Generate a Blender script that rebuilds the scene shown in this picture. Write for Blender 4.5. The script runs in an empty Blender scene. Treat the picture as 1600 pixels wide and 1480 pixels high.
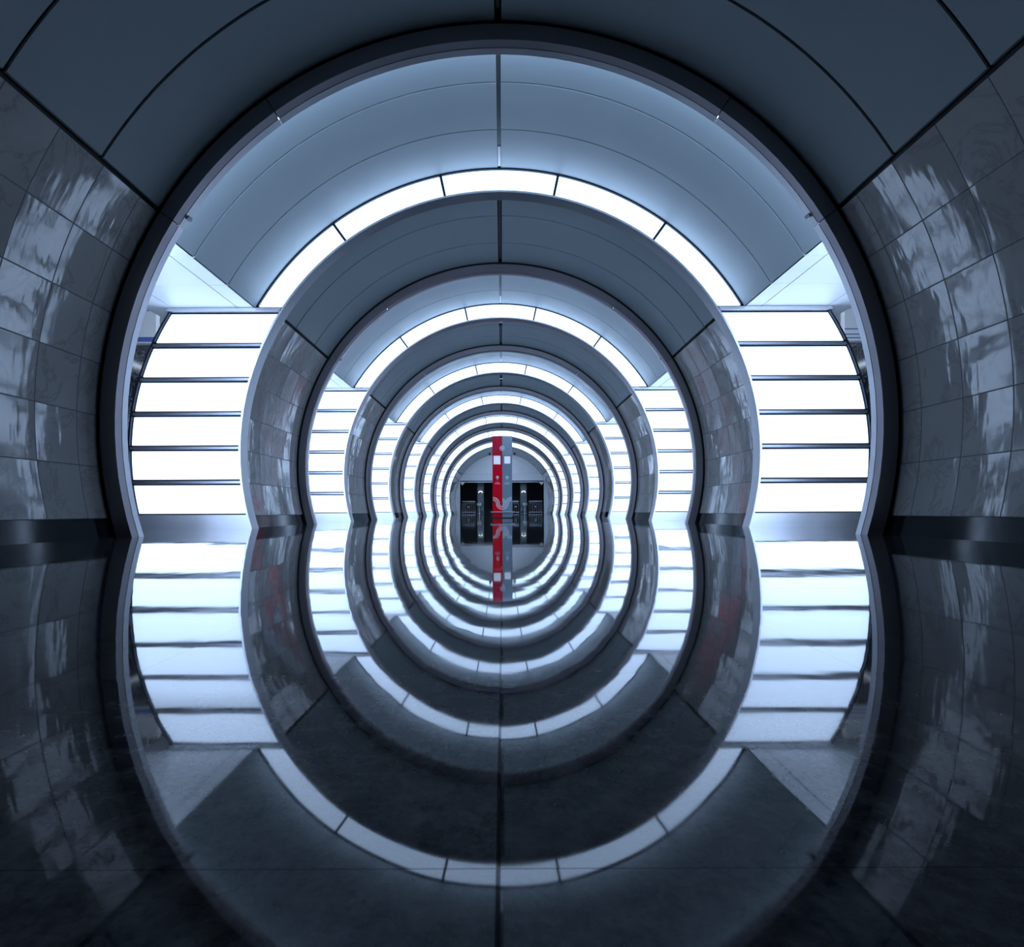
import bpy, bmesh, math
from math import pi, sin, cos, acos, sqrt, radians
from mathutils import Vector, Matrix

C = bpy.context.scene.collection
S = bpy.context.scene

# ------------------------------------------------------------------ camera, world, exposure
F = 850.0                                   # focal length in pixels of the 1600 px frame
CAMZ, CAMX = 0.266, 0.03
cd = bpy.data.cameras.new('camera'); cam = bpy.data.objects.new('camera', cd); C.objects.link(cam)
cam.location = (CAMX, 0, CAMZ)
cam.rotation_euler = (Matrix.Rotation(radians(90), 3, 'X') @ Matrix.Rotation(radians(-0.2), 3, 'Z')).to_euler()
cd.sensor_width = 36; cd.sensor_fit = 'HORIZONTAL'
cd.lens = 36 * F / 1600
cd.shift_x = 15 / 1600; cd.shift_y = 58 / 1600
cd.clip_start = 0.02; cd.clip_end = 200
S.camera = cam
w = bpy.data.worlds.new('world'); S.world = w; w.use_nodes = True
w.node_tree.nodes['Background'].inputs[0].default_value = (0.02, 0.03, 0.05, 1)
w.node_tree.nodes['Background'].inputs[1].default_value = 0.0
vs = S.view_settings
S.display_settings.display_device = 'sRGB'
vs.view_transform = 'Standard'; vs.look = 'None'; vs.gamma = 1; vs.use_curve_mapping = False
vs.exposure = 0.0
LIGHT = 2.5                                 # strength of the luminous panels
LCOL = (0.48, 0.67, 1.0, 1)

# ------------------------------------------------------------------ layout (metres; y runs away from the viewer)
ZC = 1.17                                   # height of the vault's centre
A0, BAY = 5.66, 5.48                        # first portal rim, bay length
W1 = 8.37                                   # first luminous pylon face
NB = 7
YEND, YSTART = 48.5, -2.4
R_IN, R_BAR, R_REC = 4.0, 4.17, 4.37        # rim, barrel and recess radii
ZT = 3.40                                   # cornice / soffit height
RET = W1 - A0                               # rim -> next luminous face
BAR = BAY - RET                             # luminous face -> next rim
PW = 1.67                                   # width of the luminous side panels

# ------------------------------------------------------------------ node helpers
class N:
    def __init__(s, name):
        s.m = bpy.data.materials.new(name); s.m.use_nodes = True
        s.t = s.m.node_tree; s.b = s.t.nodes['Principled BSDF']
    def n(s, typ, **kw):
        x = s.t.nodes.new(typ)
        for k, v in kw.items(): setattr(x, k, v)
        return x
    def l(s, a, b): s.t.links.new(a, b)
    def val(s, sock, v):
        if isinstance(v, bpy.types.NodeSocket): s.l(v, sock)
        else: sock.default_value = v
    def math(s, op, a, b=0.0, c=0.0, clamp=False):
        x = s.n('ShaderNodeMath', operation=op); x.use_clamp = clamp
        s.val(x.inputs[0], a); s.val(x.inputs[1], b); s.val(x.inputs[2], c)
        return x.outputs[0]
    def mix(s, f, a, b):
        x = s.n('ShaderNodeMix', data_type='RGBA')
        s.val(x.inputs[0], f); s.val(x.inputs[6], a); s.val(x.inputs[7], b)
        return x.outputs[2]
    def noise(s, vec, scale, detail=3, rough=.5, dist=0):
        x = s.n('ShaderNodeTexNoise'); s.l(vec, x.inputs['Vector'])
        x.inputs['Scale'].default_value = scale; x.inputs['Detail'].default_value = detail
        x.inputs['Roughness'].default_value = rough; x.inputs['Distortion'].default_value = dist
        return x.outputs[0]
    def ramp(s, f, stops):
        x = s.n('ShaderNodeMapRange'); s.val(x.inputs[0], f)
        x.inputs[1].default_value, x.inputs[2].default_value, x.inputs[3].default_value, x.inputs[4].default_value = stops
        return x.outputs[0]
    def set(s, **kw):
        for k, v in kw.items():
            k = {'color': 'Base Color', 'rough': 'Roughness', 'metal': 'Metallic', 'ior': 'IOR', 'spec': 'Specular IOR Level',
                 'coat': 'Coat Weight', 'coatr': 'Coat Roughness', 'aniso': 'Anisotropic'}[k]
            s.val(s.b.inputs[k], v)
        return s

def plain(name, col, rough=.4, metal=0, var=.08, scale=6, **kw):
    """painted / metal surface with slight procedural cloudiness"""
    a = N(name); tc = a.n('ShaderNodeTexCoord').outputs['Object']
    f = a.noise(tc, scale, 4)
    c0 = tuple(x * (1 - var) for x in col) + (1,); c1 = tuple(min(1, x * (1 + var)) for x in col) + (1,)
    a.set(color=a.mix(f, c0, c1), rough=a.ramp(a.noise(tc, scale * 2.3, 3), (0.3, 0.7, rough * .85, rough * 1.15)), metal=metal, **kw)
    return a.m

def brushed(name, col, rough):
    a = N(name); tc = a.n('ShaderNodeTexCoord').outputs['Object']
    mp = a.n('ShaderNodeMapping'); a.l(tc, mp.inputs[0]); mp.inputs['Scale'].default_value = (3, 60, 3)
    f = a.noise(mp.outputs[0], 4, 5, .7)
    g = a.noise(tc, 1.3, 3)
    c = a.mix(a.math('ADD', a.math('MULTIPLY', f, .5), a.math('MULTIPLY', g, .5)),
              tuple(x * .75 for x in col) + (1,), tuple(min(1, x * 1.25) for x in col) + (1,))
    a.set(color=c, metal=1, rough=a.ramp(f, (.3, .7, rough * .8, rough * 1.25)))
    return a.m

def tile_nodes(a, uo, us, vo, vs_, u, v, extra):
    """u,v sockets -> (grout mask, tilt height in metres, per tile random value)"""
    fu = a.math('DIVIDE', a.math('SUBTRACT', u, uo), us); fv = a.math('DIVIDE', a.math('SUBTRACT', v, vo), vs_)
    iu, iv = a.math('FLOOR', fu), a.math('FLOOR', fv)
    cu, cv = a.math('SUBTRACT', fu, iu), a.math('SUBTRACT', fv, iv)
    cb = a.n('ShaderNodeCombineXYZ'); a.l(iu, cb.inputs[0]); a.l(iv, cb.inputs[1]); a.val(cb.inputs[2], extra)
    wn = a.n('ShaderNodeTexWhiteNoise', noise_dimensions='3D'); a.l(cb.outputs[0], wn.inputs[0])
    sp = a.n('ShaderNodeSeparateColor'); a.l(wn.outputs['Color'], sp.inputs[0])
    du = a.math('MULTIPLY', a.math('MINIMUM', cu, a.math('SUBTRACT', 1.0, cu)), us)
    dv = a.math('MULTIPLY', a.math('MINIMUM', cv, a.math('SUBTRACT', 1.0, cv)), vs_)
    d = a.math('MINIMUM', du, dv)
    tilt = a.math('ADD', a.math('MULTIPLY', a.math('SUBTRACT', sp.outputs[0], .5), a.math('MULTIPLY', cu, us)),
                  a.math('MULTIPLY', a.math('SUBTRACT', sp.outputs[1], .5), a.math('MULTIPLY', cv, vs_)))
    return d, tilt, sp.outputs[2], wn.outputs['Color']

def marble_wall():
    a = N('pale_marble_tiles'); tc = a.n('ShaderNodeTexCoord').outputs['Object']
    sx = a.n('ShaderNodeSeparateXYZ'); a.l(tc, sx.inputs[0])
    oi = a.n('ShaderNodeObjectInfo')
    ex = a.math('ADD', a.math('SIGN', sx.outputs[0]), a.math('MULTIPLY', oi.outputs['Random'], 57.0))
    d, tilt, rnd, rc = tile_nodes(a, -.29, .485, .2, .532, sx.outputs[1], sx.outputs[2], ex)
    grout = a.ramp(d, (.003, .006, 1, 0))
    # veining, shifted tile by tile
    va = a.n('ShaderNodeVectorMath', operation='MULTIPLY_ADD'); a.l(rc, va.inputs[0]); va.inputs[1].default_value = (9, 9, 9); a.l(tc, va.inputs[2])
    n1 = a.noise(va.outputs[0], 1.6, 6, .6, 1.2)
    vein = a.ramp(a.math('ABSOLUTE', a.math('SUBTRACT', n1, .5)), (0, .035, 1, 0))
    cloud = a.noise(va.outputs[0], 2.6, 5, .6)
    base = a.mix(cloud, (.54, .49, .46, 1), (.74, .72, .71, 1))
    base = a.mix(a.math('MULTIPLY', vein, .35), base, (.20, .15, .14, 1))
    base = a.mix(a.ramp(rnd, (0, 1, 0, .30)), base, (.50, .47, .46, 1))
    base = a.mix(grout, base, (.16, .16, .17, 1))
    a.set(color=base, rough=a.math('ADD', a.ramp(cloud, (.3, .7, .035, .085)), a.math('MULTIPLY', grout, .4)), ior=1.62)
    mp = a.n('ShaderNodeMapping'); a.l(va.outputs[0], mp.inputs[0]); mp.inputs['Scale'].default_value = (1, 6.5, 1.6)
    wave = a.math('ADD', a.math('MULTIPLY', a.noise(va.outputs[0], 2.0, 2, .45), .0045), a.math('MULTIPLY', a.noise(mp.outputs[0], 1.3, 2, .5), .0014))
    h = a.math('ADD', a.math('MULTIPLY', tilt, .03), wave)
    h = a.math('SUBTRACT', h, a.math('MULTIPLY', grout, .002))
    bp = a.n('ShaderNodeBump'); bp.inputs['Strength'].default_value = 1; bp.inputs['Distance'].default_value = 1
    a.l(h, bp.inputs['Height']); a.l(bp.outputs[0], a.b.inputs['Normal'])
    return a.m

def floor_mat():
    a = N('polished_granite_floor'); tc = a.n('ShaderNodeTexCoord').outputs['Object']
    sx = a.n('ShaderNodeSeparateXYZ'); a.l(tc, sx.inputs[0])
    d, tilt, rnd, rc = tile_nodes(a, .026, .60, .404, .485, sx.outputs[0], sx.outputs[1], 0.0)
    mid = a.ramp(a.math('ABSOLUTE', a.math('SUBTRACT', sx.outputs[0], .026)), (.0012, .0024, 1, 0))
    grout = a.math('MAXIMUM', a.math('MULTIPLY', a.ramp(d, (.0004, .0010, 1, 0)), .7), mid)
    n1 = a.noise(tc, 26, 5, .65); n2 = a.noise(tc, 7, 4, .6); n3 = a.noise(tc, 110, 2, .6)
    base = a.mix(a.ramp(n1, (.38, .66, 0, 1)), (.018, .026, .033, 1), (.15, .155, .155, 1))
    base = a.mix(a.ramp(n2, (.5, .75, 0, .5)), base, (.17, .125, .095, 1))
    base = a.mix(a.ramp(n3, (.55, .7, 0, .5)), base, (.02, .022, .025, 1))
    base = a.mix(a.ramp(rnd, (0, 1, 0, .25)), base, (.045, .05, .055, 1))
    base = a.mix(grout, base, (.012, .013, .015, 1))
    a.set(color=base, ior=1.66, spec=a.math('SUBTRACT', .5, a.math('MULTIPLY', grout, .42)), rough=a.ramp(n2, (.3, .7, .018, .045)))
    h = a.math('ADD', a.math('MULTIPLY', tilt, .0022), a.math('MULTIPLY', a.noise(tc, 3.0, 2, .5), .00045))
    bp = a.n('ShaderNodeBump'); bp.inputs['Strength'].default_value = 1; bp.inputs['Distance'].default_value = 1
    a.l(h, bp.inputs['Height']); a.l(bp.outputs[0], a.b.inputs['Normal'])
    return a.m

def dark_marble():
    a = N('dark_veined_marble'); tc = a.n('ShaderNodeTexCoord').outputs['Object']
    n1 = a.noise(tc, 3.2, 7, .65, 1.5)
    vein = a.ramp(a.math('ABSOLUTE', a.math('SUBTRACT', n1, .5)), (0, .02, 1, 0))
    a.set(color=a.mix(a.math('MULTIPLY', vein, .6), (.012, .015, .022, 1), (.30, .33, .38, 1)), rough=.12)
    return a.m

def light_mat(name, strength, dim=None):
    a = N(name)
    a.set(color=(.8, .8, .8, 1), rough=.4)
    uv = a.n('ShaderNodeTexCoord').outputs['UV']; sx = a.n('ShaderNodeSeparateXYZ'); a.l(uv, sx.inputs[0])
    # the tubes stop a little short of the box walls
    eu = a.ramp(a.math('MINIMUM', sx.outputs[0], a.math('SUBTRACT', 1.0, sx.outputs[0])), (0, .09, .90, 1))
    st = a.math('MULTIPLY', eu, strength)
    if dim: st = a.math('MULTIPLY', st, a.ramp(sx.outputs[1], (.35, 1.0, 1.0, dim)))
    a.b.inputs['Emission Color'].default_value = LCOL
    a.l(st, a.b.inputs['Emission Strength'])
    return a.m

M = dict(
    marble=marble_wall(), floor=floor_mat(), dmarble=dark_marble(),
    light=light_mat('lit_diffuser', LIGHT), light_dim=light_mat('lit_diffuser_with_a_weak_tube', LIGHT, .55),
    light_back=light_mat('lit_diffuser_facing_down_the_hall', LIGHT * 2.7),
    ceil=plain('grey_enamel_ceiling', (.40, .465, .49), .42, 0, .03, .9),
    white=plain('white_enamel_soffit', (.86, .87, .88), .35, 0, .03, 2),
    tymp=plain('pale_plaster', (.78, .80, .84), .55, 0, .05, 2),
    gap=plain('black_joint', (.012, .012, .014), .6, 0, .1, 5),
    black=plain('black_polished_plinth', (.010, .011, .014), .08, 0, .2, 3),
    bronze=plain('dark_bronze', (.36, .335, .36), .42, 1, .03, .5),
    bar=plain('satin_steel_bar', (.34, .35, .40), .35, 1, .02, .5),
    steel=plain('brushed_steel', (.70, .70, .74), .38, 1, .02, .5),
    dsteel=plain('dark_steel', (.05, .055, .07), .35, 1, .1, 6),
    channel=plain('grey_metal_channel', (.16, .18, .18), .4, .6, .1, 6),
    red=plain('red_gloss_panel', (.76, .006, .02), .14, 0, .05, 4),
    grey=plain('grey_gloss_panel', (.24, .31, .37), .12, 0, .05, 4),
    ink=plain('white_print', (.85, .87, .9), .4, 0, .02, 4),
    redp=plain('red_mirror_film', (.80, .03, .07), .10, .30, .15, 6),
    greyp=plain('grey_mirror_film', (.46, .55, .63), .10, .35, .15, 6),
    blue=plain('blue_print', (.12, .16, .45), .4, 0, .05, 4),
    void=plain('dark_hall_wall', (.02, .022, .026), .5, 0, .2, 1),
    pillar=plain('green_grey_pillar', (.10, .13, .13), .3, .3, .1, 3),
)
def lamp_mat(name, col, st):
    a = N(name); a.b.inputs['Emission Color'].default_value = col + (1,); a.b.inputs['Emission Strength'].default_value = st
    a.set(color=a.mix(a.noise(a.n('ShaderNodeTexCoord').outputs['Object'], 4), (.7, .7, .7, 1), (.8, .8, .8, 1))); return a.m
M['lamp'] = lamp_mat('small_lamp', (.8, .9, 1), 2.5)
M['cove'] = lamp_mat('added_platform_strip', (.62, .77, 1), 12.0)  # for the unseen strips added to brighten the platforms
M['notice'] = lamp_mat('emissive_sheet', (.6, .7, .95), .45)  # notice sheets carry a weak bluish emission

# ------------------------------------------------------------------ geometry helpers
def obj(name, bm, m, parent=None, loc=None, smooth=None):
    bmesh.ops.recalc_face_normals(bm, faces=bm.faces)
    me = bpy.data.meshes.new(name); bm.to_mesh(me); bm.free()
    for mm in (m if isinstance(m, (list, tuple)) else [m]): me.materials.append(mm)
    if smooth is not None:
        me.polygons.foreach_set('use_smooth', [True] * len(me.polygons)); me.set_sharp_from_angle(angle=radians(smooth))
    o = bpy.data.objects.new(name, me); C.objects.link(o)
    if parent: o.parent = parent
    if loc: o.location = loc
    return o
def struct(name, bm, m, loc=None, smooth=None):
    o = obj(name, bm, m, None, loc, smooth); o['kind'] = 'structure'; return o
def tag(o, label, cat, group=None):
    o['label'] = label; o['category'] = cat
    if group: o['group'] = group
    return o
def thing(name, label, cat, loc, group=None):
    o = bpy.data.objects.new(name, None); C.objects.link(o); o.location = loc; o.empty_display_size = .2
    return tag(o, label, cat, group)

def box(bm, x0, x1, y0, y1, z0, z1):
    v = [bm.verts.new((x, y, z)) for x in (x0, x1) for y in (y0, y1) for z in (z0, z1)]
    for f in ((0, 1, 3, 2), (4, 6, 7, 5), (0, 4, 5, 1), (2, 3, 7, 6), (0, 2, 6, 4), (1, 5, 7, 3)): bm.faces.new([v[i] for i in f])
def cyl(bm, p, q, r, n=20, r2=None):
    p, q = Vector(p), Vector(q); d = (q - p); r2 = r if r2 is None else r2
    mat = Matrix.Translation((p + q) / 2) @ d.to_track_quat('Z', 'Y').to_matrix().to_4x4()
    bmesh.ops.create_cone(bm, cap_ends=True, segments=n, radius1=r, radius2=r2, depth=d.length, matrix=mat)
def ph(R, z): return acos(max(-1, min(1, (z - ZC) / R)))
def sweep(bm, prof, a0, a1, n, closed=True, caps=True):
    """profile [(R, y)] carried round the vault axis; a0/a1 give the start/end angle (from the crown, + = right) for a radius"""
    rows = []
    for i in range(n + 1):
        t = i / n
        row = []
        for R, y in prof:
            a = a0(R) * (1 - t) + a1(R) * t
            row.append(bm.verts.new((R * sin(a), y, ZC + R * cos(a))))
        rows.append(row)
    k = len(prof)
    for i in range(n):
        for j in range(k if closed else k - 1):
            bm.faces.new((rows[i][j], rows[i][(j + 1) % k], rows[i + 1][(j + 1) % k], rows[i + 1][j]))
    if closed and caps:
        bm.faces.new(rows[0]); bm.faces.new(rows[-1])
def rect(R0, R1, y0, y1): return [(R0, y0), (R1, y0), (R1, y1), (R0, y1)]
def cx(R, off=0.0): return lambda z: sqrt(max(0.0, R * R - (z - ZC) ** 2)) + off
def band(bm, xin, xout, z0, z1, y0, y1, s, n=8, uv=False):
    """solid between two curves x(z); s = -1 left, +1 right"""
    rows = []
    for i in range(n + 1):
        z = z0 + (z1 - z0) * i / n
        rows.append([bm.verts.new((s * xx, y, z)) for xx, y in ((xin(z), y0), (xout(z), y0), (xout(z), y1), (xin(z), y1))])
    fs = []
    for i in range(n):
        for j in range(4):
            f = bm.faces.new((rows[i][j], rows[i][(j + 1) % 4], rows[i + 1][(j + 1) % 4], rows[i + 1][j]))
            if uv: fs.append((f, i, j))
    bm.faces.new(rows[0]); bm.faces.new(rows[-1])
    if uv:
        L = bm.loops.layers.uv.verify()
        vi = {}
        for i, r in enumerate(rows):
            for j, v in enumerate(r): vi[v] = ((0, 1, 1, 0)[j], i / n)
        for f in bm.faces:
            for lp in f.loops:
                if lp.vert in vi: lp[L].uv = vi[lp.vert]

# ------------------------------------------------------------------ floor and ends
bm = bmesh.new(); box(bm, -7.6, 7.6, YSTART, YEND + 14, -.12, 0); struct('floor', bm, M['floor'])

# ------------------------------------------------------------------ barrels (marble walls, plinth, enamel ceiling)
def barrel(y0, y1, A, seams_c):
    """y0..y1 in world; A = reference rim position"""
    r0, r1 = y0 - A, y1 - A
    for s, nm in ((-1, 'left'), (1, 'right')):
        bm = bmesh.new()
        sweep(bm, rect(R_BAR, R_BAR + .03, r0, r1), lambda R: s * ph(R, .2), lambda R: s * ph(R, ZT - .025), 40)
        struct('wall_' + nm, bm, M['marble'], (0, A, 0), 30)
        bm = bmesh.new()
        sweep(bm, rect(R_BAR - .004, R_BAR + .03, r0, r1), lambda R: s * ph(R, 0), lambda R: s * ph(R, .197), 4)
        struct('baseboard_' + nm, bm, M['black'], (0, A, 0), 30)
    # enamel ceiling panels, open at the crown and at every ring joint
    ys = [r0] + sorted(q for q in seams_c if r0 + .05 < q < r1 - .05) + [r1]
    g = .014; bm = bmesh.new()
    for a, b in zip(ys[:-1], ys[1:]):
        aa = a + (g if a != r0 else 0); bb = b - (g if b != r1 else 0)
        for s in (-1, 1):
            sweep(bm, rect(R_BAR, R_BAR + .02, aa, bb), lambda R: s * .036 / R, lambda R: s * ph(R, ZT + .022), 40)
    struct('ceiling', bm, M['ceil'], (0, A, 0), 30)
    bm = bmesh.new()                     # dark lining behind the joints, from cornice to cornice
    sweep(bm, rect(R_BAR + .045, R_BAR + .07, r0, r1), lambda R: -ph(R, ZT - .06), lambda R: ph(R, ZT - .06), 72)
    struct('trim_1', bm, M['gap'], (0, A, 0), 30)
    bm = bmesh.new()                     # metal channel in the crown joint
    box(bm, -.018, .018, r0 + .02, r1 - .12, ZC + R_BAR + .02, ZC + R_BAR + .04)
    struct('trim_2', bm, M['channel'], (0, A, 0))

SC = [-.83 - .95 * k for k in range(9)]
barrel(YSTART, A0 - .03, A0, SC)
for k in range(1, NB + 1):
    W = W1 + (k - 1) * BAY; A = A0 + k * BAY
    if k < NB: barrel(W + .16, A - .03, A, SC[:2])
    else: barrel(W + .16, YEND, A, [-1.78, -.83, .1, 1.05, 2.0, 2.95])

# ------------------------------------------------------------------ portal rims (near face dark bronze, inner band steel) and lips
def portal(A, first):
    o = None
    cut = [-1.0, -.62, .62, 1.0]
    bm = bmesh.new()
    pr = [(R_IN, 0), (R_IN + .006, .0), (R_IN + .125, -.045), (R_IN + .125, .05), (R_REC + .05, .05), (R_REC + .05, .07), (R_IN + .02, .07), (R_IN + .02, .10), (R_IN, .10)]
    full = lambda R: ph(R, 0)
    lim = [lambda R: -ph(R, 0), lambda R: -1.01, lambda R: -.62, lambda R: .62, lambda R: 1.01, lambda R: ph(R, 0)]
    for i in range(5):
        e = .0012
        a0 = (lambda f, q: (lambda R: f(R) + q))(lim[i], e if i else 0)
        a1 = (lambda f, q: (lambda R: f(R) - q))(lim[i + 1], e if i < 4 else 0)
        sweep(bm, pr, a0, a1, (16, 8, 32, 8, 16)[i])
    struct('trim_3', bm, M['bronze'], (0, A, 0), 25)
    bm = bmesh.new()
    for i in range(5):
        a0 = (lambda f, q: (lambda R: f(R) + q))(lim[i], .0012 if i else 0)
        a1 = (lambda f, q: (lambda R: f(R) - q))(lim[i + 1], .0012 if i < 4 else 0)
        sweep(bm, rect(R_IN - .003, R_IN + .028, .103, .185), a0, a1, (16, 8, 32, 8, 16)[i])
    # steel liner of the reveal
    struct('trim_4', bm, M['steel'], (0, A, 0), 25)
    bm = bmesh.new()                     # groove between rim and barrel, its shade put in as black
    sweep(bm, rect(R_IN + .125, R_BAR + .06, -.005, .045), lambda R: -ph(R, 0), lambda R: ph(R, 0), 72)
    struct('trim_5', bm, M['gap'], (0, A, 0), 25)
    bm = bmesh.new()                     # enamel back of the portal, up to the recess vault
    sweep(bm, rect(R_IN + .022, R_REC + .02, .072, .09), lambda R: -ph(R, 0), lambda R: ph(R, 0), 72)
    struct('trim_6', bm, M['white'], (0, A, 0), 25)
    for s in (-1, 1):                    # bright splice plates where the rim pieces meet at cornice height
        bm = bmesh.new()
        sweep(bm, rect(R_IN - .022, R_IN + .005, .12, .19), lambda R: s * (ph(R, ZT) - .004), lambda R: s * (ph(R, ZT) + .006), 1)
        struct('trim_7', bm, M['white'], (0, A, 0))
for k in range(NB): portal(A0 + k * BAY, k == 0)

for k in range(1, NB + 1):
    W = W1 + (k - 1) * BAY
    bm = bmesh.new()
    sweep(bm, [(R_IN, .0), (R_IN - .004, .012), (R_IN - .03, .17), (R_BAR + .02, .17), (R_BAR + .02, .10), (R_IN + .03, .10), (R_IN + .03, .0)],
          lambda R: -ph(R, 0), lambda R: ph(R, 0), 72)
    struct('trim_8', bm, M['steel'], (0, W, 0), 25)

# ------------------------------------------------------------------ recess vaults, soffits, pylon cores
RS = [6.70 - A0, 7.53 - A0]
for k in range(NB):
    A = A0 + k * BAY; Wr = RET
    ys = [.10] + RS + [Wr - .01]
    bm = bmesh.new()
    for i, (a, b) in enumerate(zip(ys[:-1], ys[1:])):
        aa = a + (.011 if i else 0); bb = b - (.011 if i < 2 else 0)
        for s in (-1, 1):
            sweep(bm, rect(R_REC, R_REC + .02, aa, bb), lambda R: s * .026 / R, lambda R: s * ph(R, ZT), 40)
    struct('ceiling', bm, M['ceil'], (0, A, 0), 30)
    bm = bmesh.new()
    sweep(bm, rect(R_REC + .04, R_REC + .06, .1, Wr + .1), lambda R: -ph(R, ZT + .02), lambda R: ph(R, ZT + .02), 72)
    struct('trim_1', bm, M['gap'], (0, A, 0), 30)
    bm = bmesh.new(); box(bm, -.02, .02, .18, Wr - .03, ZC + R_REC + .012, ZC + R_REC + .03)
    struct('trim_2', bm, M['channel'], (0, A, 0))
    bm = bmesh.new(); box(bm, -.02, .02, 7.89 - A0, Wr - .05, ZC + R_REC - .004, ZC + R_REC + .011)  # channel end lit by the arch, its brightness put in as white
    struct('trim_2', bm, M['white'], (0, A, 0))
    xi = cx(R_REC)(ZT)
    for s, nm in ((-1, 'left'), (1, 'right')):
        bm = bmesh.new(); g = .007
        for i, (a, b) in enumerate(zip(ys[:-1], ys[1:])):
            aa = a + (g if i else 0); bb = b - (g if i < 2 else 0)
            box(bm, *sorted((s * xi, s * (4.03 - g))), aa, bb, ZT, ZT + .03)
        box(bm, *sorted((s * (4.03 + g), s * (5.03 - g))), .10, RS[1] - .002, ZT, ZT + .03)
        box(bm, *sorted((s * (4.03 + g), s * (5.03 - g))), RS[1] + .002, Wr - .01, ZT, ZT + .03)
        box(bm, *sorted((s * (5.03 + g), s * 5.45)), .10, Wr - .01, ZT, ZT + .03)
        struct('ceiling', bm, M['white'], (0, A, 0))
        bm = bmesh.new(); box(bm, *sorted((s * (xi + .03), s * 5.44)), .17, Wr, ZT + .035, ZT + .06)
        struct('trim_9', bm, M['gap'], (0, A, 0))
for k in range(NB + 1):
    y0 = YSTART if k == 0 else W1 + (k - 1) * BAY - .008
    y1 = A0 + k * BAY + .098 if k < NB else YEND
    for s in (-1, 1):
        bm = bmesh.new(); box(bm, *sorted((s * 4.45, s * 5.45)), y0, y1, ZT + .001, ZT + .03)
        struct('ceiling', bm, M['white'])
def core(y0, y1, s, nm, front):
    bm = bmesh.new()
    band(bm, cx(R_REC + .06 if not front else R_BAR + .08), cx(4.0, PW + .12), 0, ZT - .002, y0, y1, s, 16)
    struct('wall_' + nm, bm, M['dmarble'], None, 30)
for s, nm in ((-1, 'left'), (1, 'right')):
    core(YSTART, A0 + .07, s, nm, False)
    for k in range(1, NB + 1):
        W = W1 + (k - 1) * BAY
        core(W + .075, (A0 + k * BAY + .07) if k < NB else YEND, s, nm, False)
    # platform side: reveal, white cove, dark track wall
    bm = bmesh.new(); box(bm, *sorted((s * 7.45, s * 7.6)), YSTART, YEND, 0, 3.9)
    struct('wall_' + nm, bm, M['dmarble'])
    bm = bmesh.new()
    pts = [(7.6, 3.9), (7.5, 4.15), (7.2, 4.42), (6.7, 4.62), (6.1, 4.66), (5.6, 4.55), (5.44, 4.3), (5.44, ZT + .03)]
    v0 = [bm.verts.new((s * x, YSTART, z)) for x, z in pts]; v1 = [bm.verts.new((s * x, YEND, z)) for x, z in pts]
    for i in range(len(pts) - 1): bm.faces.new((v0[i], v0[i + 1], v1[i + 1], v1[i]))
    bmesh.ops.solidify(bm, geom=bm.faces[:], thickness=.04)
    struct('ceiling', bm, M['white'], None, 40)

# ------------------------------------------------------------------ luminous arches and luminous pylon faces
ORD = ['nearest', 'second', 'third', 'fourth', 'fifth', 'sixth', 'farthest']
def arch_uv(bm):
    pass
def arch_light(k):
    W = W1 + (k - 1) * BAY
    t = thing('arched_ceiling_light', '%s white glowing arched light band overhead, counting %s' %
              (ORD[k - 1], 'from the viewer down the hall') if k < 7 else
              'farthest and smallest glowing arched light band, just before the pale end wall', 'ceiling light', (0, W, 0), 'luminous arches')
    edge = ph(4.2, ZT + .03); step = 2 * radians(24)/2
    lims = [-edge, -3 * step / 2, -step / 2, step / 2, 3 * step / 2, edge]
    for i in range(5):
        bm = bmesh.new(); q = .0048
        n = 14
        prof = rect(R_IN + .032, R_REC - .021, .03, .055)
        a, b = lims[i] + (q if i else 0), lims[i + 1] - (q if i < 4 else 0)
        # end pieces are cut level with the soffit
        f0 = (lambda R: a) if i else (lambda R: -ph(R, ZT + .03))
        f1 = (lambda R: b) if i < 4 else (lambda R: ph(R, ZT + .03))
        sweep(bm, prof, f0, f1, n)
        L = bm.loops.layers.uv.verify()
        for f in bm.faces:
            for lp in f.loops:
                c = lp.vert.co; R = sqrt(c.x ** 2 + (c.z - ZC) ** 2)
                lp[L].uv = (.5, 0.2)
        obj('diffuser', bm, M['light'], t, None, 30)
    bm = bmesh.new()
    sweep(bm, rect(R_REC - .019, R_REC + .0, .0, .05), lambda R: -ph(R, ZT + .03), lambda R: ph(R, ZT + .03), 64)
    sweep(bm, rect(R_IN + .032, R_REC, .06, .08), lambda R: -ph(R, ZT + .03), lambda R: ph(R, ZT + .03), 64)
    obj('frame', bm, M['dsteel'], t, None, 30)
    for a in lims[1:5]:
        bm = bmesh.new(); sweep(bm, rect(R_IN + .032, R_REC - .020, .012, .055), lambda R: a - .0045, lambda R: a + .0045, 1)
        obj('mullion', bm, M['dsteel'], t)
    return t
Z0, PITCH, PH = .226, .5285, .432
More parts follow.
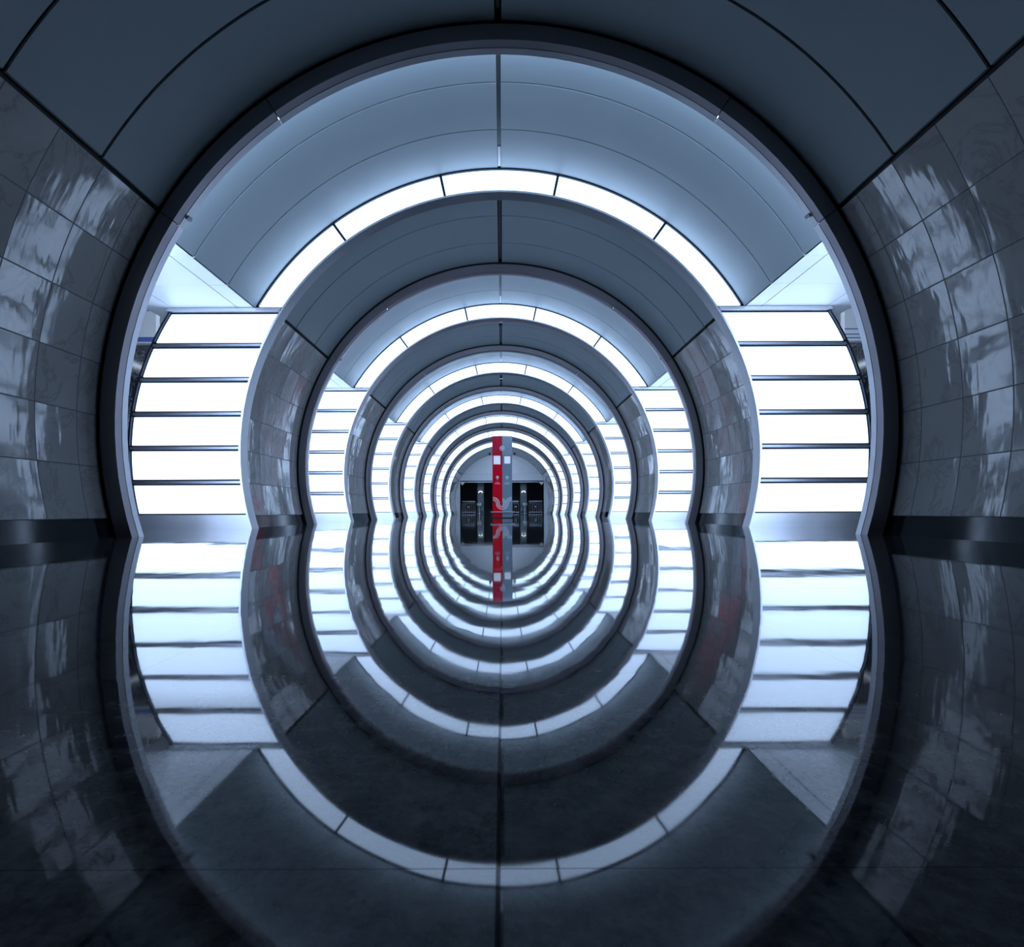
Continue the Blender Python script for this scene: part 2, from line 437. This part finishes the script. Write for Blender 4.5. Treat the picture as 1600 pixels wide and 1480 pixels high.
def side_light(k, s):
    W = W1 + (k - 1) * BAY; side = 'left' if s < 0 else 'right'
    where = {1: 'nearest', 2: 'second nearest', 3: 'third nearest', 4: 'fourth nearest', 5: 'fifth nearest', 6: 'second farthest', 7: 'farthest'}[k]
    t = thing('luminous_wall_panel', '%s stack of six glowing white panels on the %s side of the hall' % (where, side), 'wall light', (0, W, 0),
              'luminous pylon faces on the %s' % side)
    for i in range(6):
        z = Z0 + .012 + PITCH * i
        bm = bmesh.new(); band(bm, cx(R_IN, .045), cx(R_IN, PW + .02), z, z + PH, .035, .055, s, 6, uv=True)
        dim = (k == 1 and s < 0 and i == 4) or (k == 3 and s < 0 and i == 2)
        obj('diffuser', bm, M['light_dim' if dim else 'light'], t)
        if i < 5:
            zz = z + PH + .030
            bm = bmesh.new(); band(bm, cx(R_IN, .032), cx(R_IN, PW + .035), zz, zz + .036, .005, .055, s, 2)
            obj('crossbar', bm, M['bar'], t)
    bm = bmesh.new(); band(bm, cx(R_IN, .031), cx(R_IN, PW + .07), 0, ZT, .057, .072, s, 16)
    obj('backing', bm, M['gap'], t)
    bm = bmesh.new(); band(bm, cx(R_IN, PW + .04), cx(R_IN, PW + .07), Z0 - .01, ZT - .04, .0, .055, s, 16)
    obj('outer_rail', bm, M['dsteel'], t)
    bm = bmesh.new(); band(bm, cx(R_IN, .032), cx(R_IN, PW + .10), ZT - .055, ZT - .005, -.02, .055, s, 2)
    obj('head_rail', bm, M['steel'], t)
    bm = bmesh.new(); band(bm, cx(R_IN, .032), cx(R_IN, PW + .06), .0, Z0 - .012, .015, .055, s, 4)
    obj('kick_plate', bm, M['steel'], t)
    return t
for k in range(1, NB + 1):
    made = [(arch_light(k), 0)] + [(side_light(k, s), s) for s in (-1, 1)]
    # the same fixtures on the back of every portal, facing down the hall (they light the pale far wall and the passages)
    for src, s in made:
        c = src.copy(); C.objects.link(c)
        c.location = (0, A0 + (k - 1) * BAY + .180, 0); c.rotation_euler = (0, 0, pi)
        c['label'] = ('glowing arched light band on the back of the %s portal, facing away' % ORD[k - 1]) if s == 0 else \
                     ('stack of six glowing panels on the back of the %s portal, %s side' % (ORD[k - 1], 'right' if s < 0 else 'left'))
        c['group'] = 'light fixtures on the backs of the portals'
        for ch in src.children:
            q = ch.copy(); C.objects.link(q); q.parent = c
            if q.name.startswith('diffuser'):
                q.material_slots[0].link = 'OBJECT'; q.material_slots[0].material = M['light_back']

# ------------------------------------------------------------------ far end wall and the dark hall behind
Y = YEND
bm = bmesh.new()
for s in (-1, 1): band(bm, lambda z: 0.0, cx(4.16), 3.58, ZC + 4.158, Y, Y + .2, s, 24)
struct('wall_far', bm, M['tymp'], None, 30)
bm = bmesh.new()
for s in (-1, 1): sweep(bm, rect(3.86, 4.165, Y - .10, Y), lambda R: s * .0, lambda R: s * ph(R, 3.58), 32)
struct('trim_10', bm, M['tymp'], None, 30)
bm = bmesh.new(); box(bm, -3.80, 3.80, Y - .06, Y + .2, 2.94, 3.56); struct('trim_11', bm, M['tymp'])
bm = bmesh.new(); box(bm, -3.72, 3.72, Y - .0, Y + .2, 2.80, 2.935); struct('trim_12', bm, M['dsteel'])
bm = bmesh.new(); box(bm, -3.70, 3.70, Y - .03, Y + .03, 2.79, 2.83); struct('trim_13', bm, M['steel'])
for s, nm in ((-1, 'left'), (1, 'right')):
    bm = bmesh.new(); band(bm, lambda z: 3.74, cx(4.16), 0, 3.56, Y - .02, Y + .2, s, 12)
    struct('trim_14', bm, M['tymp'], None, 30)
bm = bmesh.new()
box(bm, -4.6, -4.5, Y + .2, Y + 13, 0, 4); box(bm, 4.5, 4.6, Y + .2, Y + 13, 0, 4)
box(bm, -4.6, 4.6, Y + 13, Y + 13.1, 0, 4); box(bm, -4.6, 4.6, Y + .2, Y + 13.1, 3.6, 3.7)
struct('wall_back', bm, M['void'])
bm = bmesh.new()
for s in (-1, 1): band(bm, lambda z: 0.0, cx(4.6), 0, ZC + 4.58, YSTART - .1, YSTART, s, 24)
struct('wall_near', bm, M['void'])
# gusset brackets in the opening's upper corners
for s, nm in ((-1, 'left'), (1, 'right')):
    bm = bmesh.new()
    v = [bm.verts.new(p) for p in ((s * 3.72, Y - .02, 2.79), (s * 3.30, Y - .02, 2.79), (s * 3.55, Y - .02, 2.52))]
    f = bm.faces.new(v); e = bmesh.ops.extrude_face_region(bm, geom=[f])
    bmesh.ops.translate(bm, verts=[x for x in e['geom'] if isinstance(x, bmesh.types.BMVert)], vec=(0, .1, 0))
    tag(obj('corner_bracket', bm, M['white']), 'small pale triangular bracket in the upper %s corner of the far dark opening' % nm, 'bracket')
# pillars with arched lamp, rounded bins, railings
for s, nm in ((-1, 'left'), (1, 'right')):
    px = s * 2.03; yp = Y + 3.2
    t = thing('pillar', 'dim green-grey pillar with a small arched lamp, %s of the far dark hall' % nm, 'pillar', (px, yp, 0), 'pillars in the dark hall')
    bm = bmesh.new(); box(bm, -.30, .30, -.25, .25, .25, 3.6); obj('shaft', bm, M['pillar'], t)
    bm = bmesh.new(); box(bm, -.34, .34, -.29, .29, 0, .25); obj('base', bm, M['dsteel'], t)
    bm = bmesh.new()
    for i in range(8):
        a0, a1 = pi * i / 8, pi * (i + 1) / 8
        cyl(bm, (.17 * cos(a0), -.30, 1.96 + .15 * sin(a0)), (.17 * cos(a1), -.30, 1.96 + .15 * sin(a1)), .03, 8)
    obj('arched_lamp', bm, M['lamp'], t)
    # rounded pale bin in front
    t = thing('rubbish_bin', 'rounded pale bin on a thin stand in front of the %s pillar' % nm, 'bin', (px - s * -.08, yp - 1.0, 0), 'bins in the dark hall')
    bm = bmesh.new(); bmesh.ops.create_uvsphere(bm, u_segments=24, v_segments=14, radius=.25, matrix=Matrix.Translation((0, 0, .86)) @ Matrix.Diagonal((1, 1, .9, 1)))
    obj('bowl', bm, M['white'], t, None, 60)
    bm = bmesh.new(); cyl(bm, (0, 0, .02), (0, 0, .66), .035); cyl(bm, (0, 0, 0), (0, 0, .03), .18); obj('stand', bm, M['steel'], t, None, 40)
    bm = bmesh.new(); cyl(bm, (0, 0, 1.04), (0, 0, 1.16), .10, 20, .05); obj('lid', bm, M['steel'], t, None, 40)
def railing(x0, x1, y, h, label):
    t = thing('metal_railing', label, 'railing', ((x0 + x1) / 2, y, 0), 'railings in the dark hall')
    L = (x1 - x0) / 2
    bm = bmesh.new(); box(bm, -L, L, -.02, .02, h - .22, h); obj('top_panel', bm, M['dsteel'], t)
    bm = bmesh.new(); box(bm, -L, L, -.025, .025, h, h + .03); obj('handrail', bm, M['steel'], t)
    bm = bmesh.new(); box(bm, -L, L, -.015, .015, .10, .13); obj('bottom_rail', bm, M['steel'], t)
    n = int((x1 - x0) / .16)
    for i in range(n + 1):
        x = -L + .015 + (2 * L - .03) * i / n
        bm = bmesh.new(); cyl(bm, (x, 0, 0 if i in (0, n) else .13), (x, 0, h - .22), .014, 8); obj('post', bm, M['steel'], t, None, 40)
    bm = bmesh.new(); cyl(bm, (0, -.03, .62), (0, -.05, .62), .07, 14); obj('disc', bm, M['ink'], t, None, 40)
railing(-3.72, -2.50, Y + 2.0, 1.12, 'low dark metal railing at the left side of the far opening')
railing(2.50, 3.72, Y + 2.0, 1.12, 'low dark metal railing at the right side of the far opening')
railing(.95, 1.55, Y + 2.0, 1.12, 'short metal railing just right of the red and grey column')

# ------------------------------------------------------------------ red and grey information column
YS = 19.3; XS = .03
t = thing('information_column', 'tall red and grey information column standing in the middle of the hall', 'information column', (XS, YS, 0))
HW, HD = .345, .14
for s, nm, mt, mp in ((-1, 'red_panel', 'red', 'redp'), (1, 'grey_panel', 'grey', 'greyp')):
    bm = bmesh.new(); box(bm, *sorted((0, s * HW)), -HD / 2, HD / 2, .02, 2.22)
    bmesh.ops.bevel(bm, geom=bm.edges[:], offset=.006, segments=2, affect='EDGES')
    p = obj(nm, bm, M[mt], t); p['label'] = 'glossy %s half of the column' % nm.split('_')[0]
    bm = bmesh.new(); box(bm, *sorted((0, s * (HW + .008))), -HD / 2 - .01, HD / 2 + .01, 2.222, 2.90)
    bmesh.ops.bevel(bm, geom=bm.edges[:], offset=.008, segments=2, affect='EDGES')
    obj('head_panel', bm, M[mp], t)['label'] = 'mirror-like %s head section' % nm.split('_')[0]
    bm = bmesh.new(); x0 = -.31 if s < 0 else .055
    box(bm, x0, x0 + .25, -HD / 2 - .012, -HD / 2, 1.90, 2.21); sh = obj('notice_frame', bm, M['ink' if s < 0 else 'greyp'], t)
    bm = bmesh.new(); box(bm, x0 + .02, x0 + .23, -HD / 2 - .016, -HD / 2 - .012, 1.93, 2.18); obj('notice_sheet', bm, M['notice'], sh)
    # round pictogram and the lines of small print below
    bm = bmesh.new(); xc = s * .17
    def ring(bm, xc, zc, r, wd, y, a0=0, a1=2 * pi, n=28, th=.003, xl=(-9, 9)):
        prev = None
        for i in range(n + 1):
            a = a0 + (a1 - a0) * i / n
            o_ = (xc + (r + wd / 2) * cos(a), zc + (r + wd / 2) * sin(a)); i_ = (xc + (r - wd / 2) * cos(a), zc + (r - wd / 2) * sin(a))
            cur = (i_, o_)
            if prev:
                q = [prev[0], prev[1], cur[1], cur[0]]
                if all(xl[0] <= p[0] <= xl[1] for p in q):
                    f_ = [bm.verts.new((p[0], y, p[1])) for p in q]; b_ = [bm.verts.new((p[0], y + th, p[1])) for p in q]
                    bm.faces.new(f_); bm.faces.new(b_[::-1])
                    for j in range(4): bm.faces.new((f_[j], f_[(j + 1) % 4], b_[(j + 1) % 4], b_[j]))
            prev = cur
    yf = -HD / 2 - .003
    ring(bm, xc, 1.445, .042, .016, yf)
    box(bm, xc - .014, xc + .014, yf, yf + .003, 1.425, 1.465)
    box(bm, xc - .02, xc + .02, yf, yf + .003, 1.355, 1.372)
    for j, (z, L) in enumerate(((1.265, .055), (1.225, .09), (1.205, .10))):
        for i in range(int(L * 2 / .018)):
            xx = xc - L + i * .018
            box(bm, xx, xx + (.013 if (i * 7 + j) % 3 else .008), yf, yf + .003, z, z + .012)
    obj('pictogram', bm, M['ink'], t)
# flowing triple line running across both halves
for (xl, nm) in (((-HW, 0), 'left'), ((0, HW), 'right')):
    bm = bmesh.new()
    for r in (.108, .160, .212):
        ring(bm, 0, .52, r, .020, yf, pi, 2 * pi, 40, xl=xl)
        ring(bm, -.32, .52, .32 - r, .020, yf, 0, pi, 40, xl=xl)
        ring(bm, .32, .52, .32 - r, .020, yf, 0, pi, 40, xl=xl)
    if xl[0] == 0:
        ring(bm, 0, .52, .108, .021, yf, 0, pi / 2, 20, xl=(0, HW)); ring(bm, 0, .52, .056, .021, yf, -pi / 2, pi / 2, 24, xl=(0, HW))
        ring(bm, 0, .52, .160, .021, yf, .95, pi / 2, 14, xl=(0, HW))
    obj('wave_emblem', bm, M['ink'], t)
bm = bmesh.new(); ring(bm, .0, 2.47, .075, .022, -HD / 2 - .016, th=.006); 
cyl(bm, (0, -HD / 2 - .017, 2.47), (0, -HD / 2 - .012, 2.47), .034, 20)
obj('round_badge', bm, M['ink'], t)
bm = bmesh.new(); box(bm, -.42, .42, -.16, .16, .205, .235); obj('shelf', bm, M['steel'], t)
bm = bmesh.new(); box(bm, -.36, .36, -.12, .12, 0, .03); obj('base_plate', bm, M['dsteel'], t)
for s in (-1, 1):
    bm = bmesh.new(); cyl(bm, (s * .34, 0, 2.30), (s * .44, 0, 2.30), .012, 10); ar = obj('camera_arm', bm, M['steel'], t, None, 40)
    bm = bmesh.new(); cyl(bm, (s * .44, 0, 2.32), (s * .44, 0, 2.27), .04, 16); bmesh.ops.create_uvsphere(bm, u_segments=16, v_segments=10, radius=.038, matrix=Matrix.Translation((s * .44, 0, 2.265)))
    obj('dome_camera', bm, M['gap'], ar, None, 40)

# ------------------------------------------------------------------ small devices hanging at the crown, platform signs
for (y, txt) in ((14.45, 'small dark and white dome camera under the crown, just past the second light arch'),
                 (20.6, 'small dark and white dome camera under the crown, just past the third light arch')):
    t = thing('ceiling_camera', txt, 'camera', (0, y, ZC + R_BAR))
    bm = bmesh.new(); cyl(bm, (0, 0, .02), (0, 0, -.07), .03, 16, .055); obj('mount', bm, M['gap'], t, None, 40)
    bm = bmesh.new(); cyl(bm, (0, 0, -.07), (0, 0, -.11), .065, 20); obj('collar', bm, M['ink'], t, None, 40)
    bm = bmesh.new(); bmesh.ops.create_uvsphere(bm, u_segments=20, v_segments=12, radius=.055, matrix=Matrix.Translation((0, 0, -.115))); obj('dome', bm, M['gap'], t, None, 60)
for s, nm in ((-1, 'left'), (1, 'right')):
    t = thing('platform_sign', 'white sign box above the %s platform, half hidden behind the nearest portal' % nm, 'sign', (s * 6.85, 10.5, 3.5))
    bm = bmesh.new(); box(bm, -.25, .25, -.06, .06, 0, .62); bmesh.ops.bevel(bm, geom=bm.edges[:], offset=.01, segments=1, affect='EDGES'); obj('housing', bm, M['white'], t)
    bm = bmesh.new()
    if s < 0:
        box(bm, -.24, .24, -.064, -.06, .03, .12)
    else:
        for z in (.05, .12, .22): box(bm, -.24, .24, -.064, -.06, z, z + .02)
    obj('printed_band', bm, M['blue'], t)
    bm = bmesh.new(); box(bm, -.02, .02, -.02, .02, .62, 1.1); obj('hanger', bm, M['steel'], t)

# ------------------------------------------------------------------ unseen glowing strips added to brighten the platforms and the far wall
for s, nm in ((-1, 'left'), (1, 'right')):
    bm = bmesh.new(); box(bm, *sorted((s * 5.46, s * 5.54)), YSTART + 1, YEND - .5, 4.0, 4.08)
    tag(obj('added_cove_light', bm, M['cove']), 'long unseen glowing strip added to brighten the %s platform' % nm, 'strip light')
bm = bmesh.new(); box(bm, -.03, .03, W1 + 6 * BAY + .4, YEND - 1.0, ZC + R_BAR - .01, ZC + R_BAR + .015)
tag(obj('added_crown_light', bm, lamp_mat('added_crown_strip', (.56, .73, 1), 60.0)), 'narrow unseen glowing strip added at the crown to brighten the pale far wall', 'strip light')
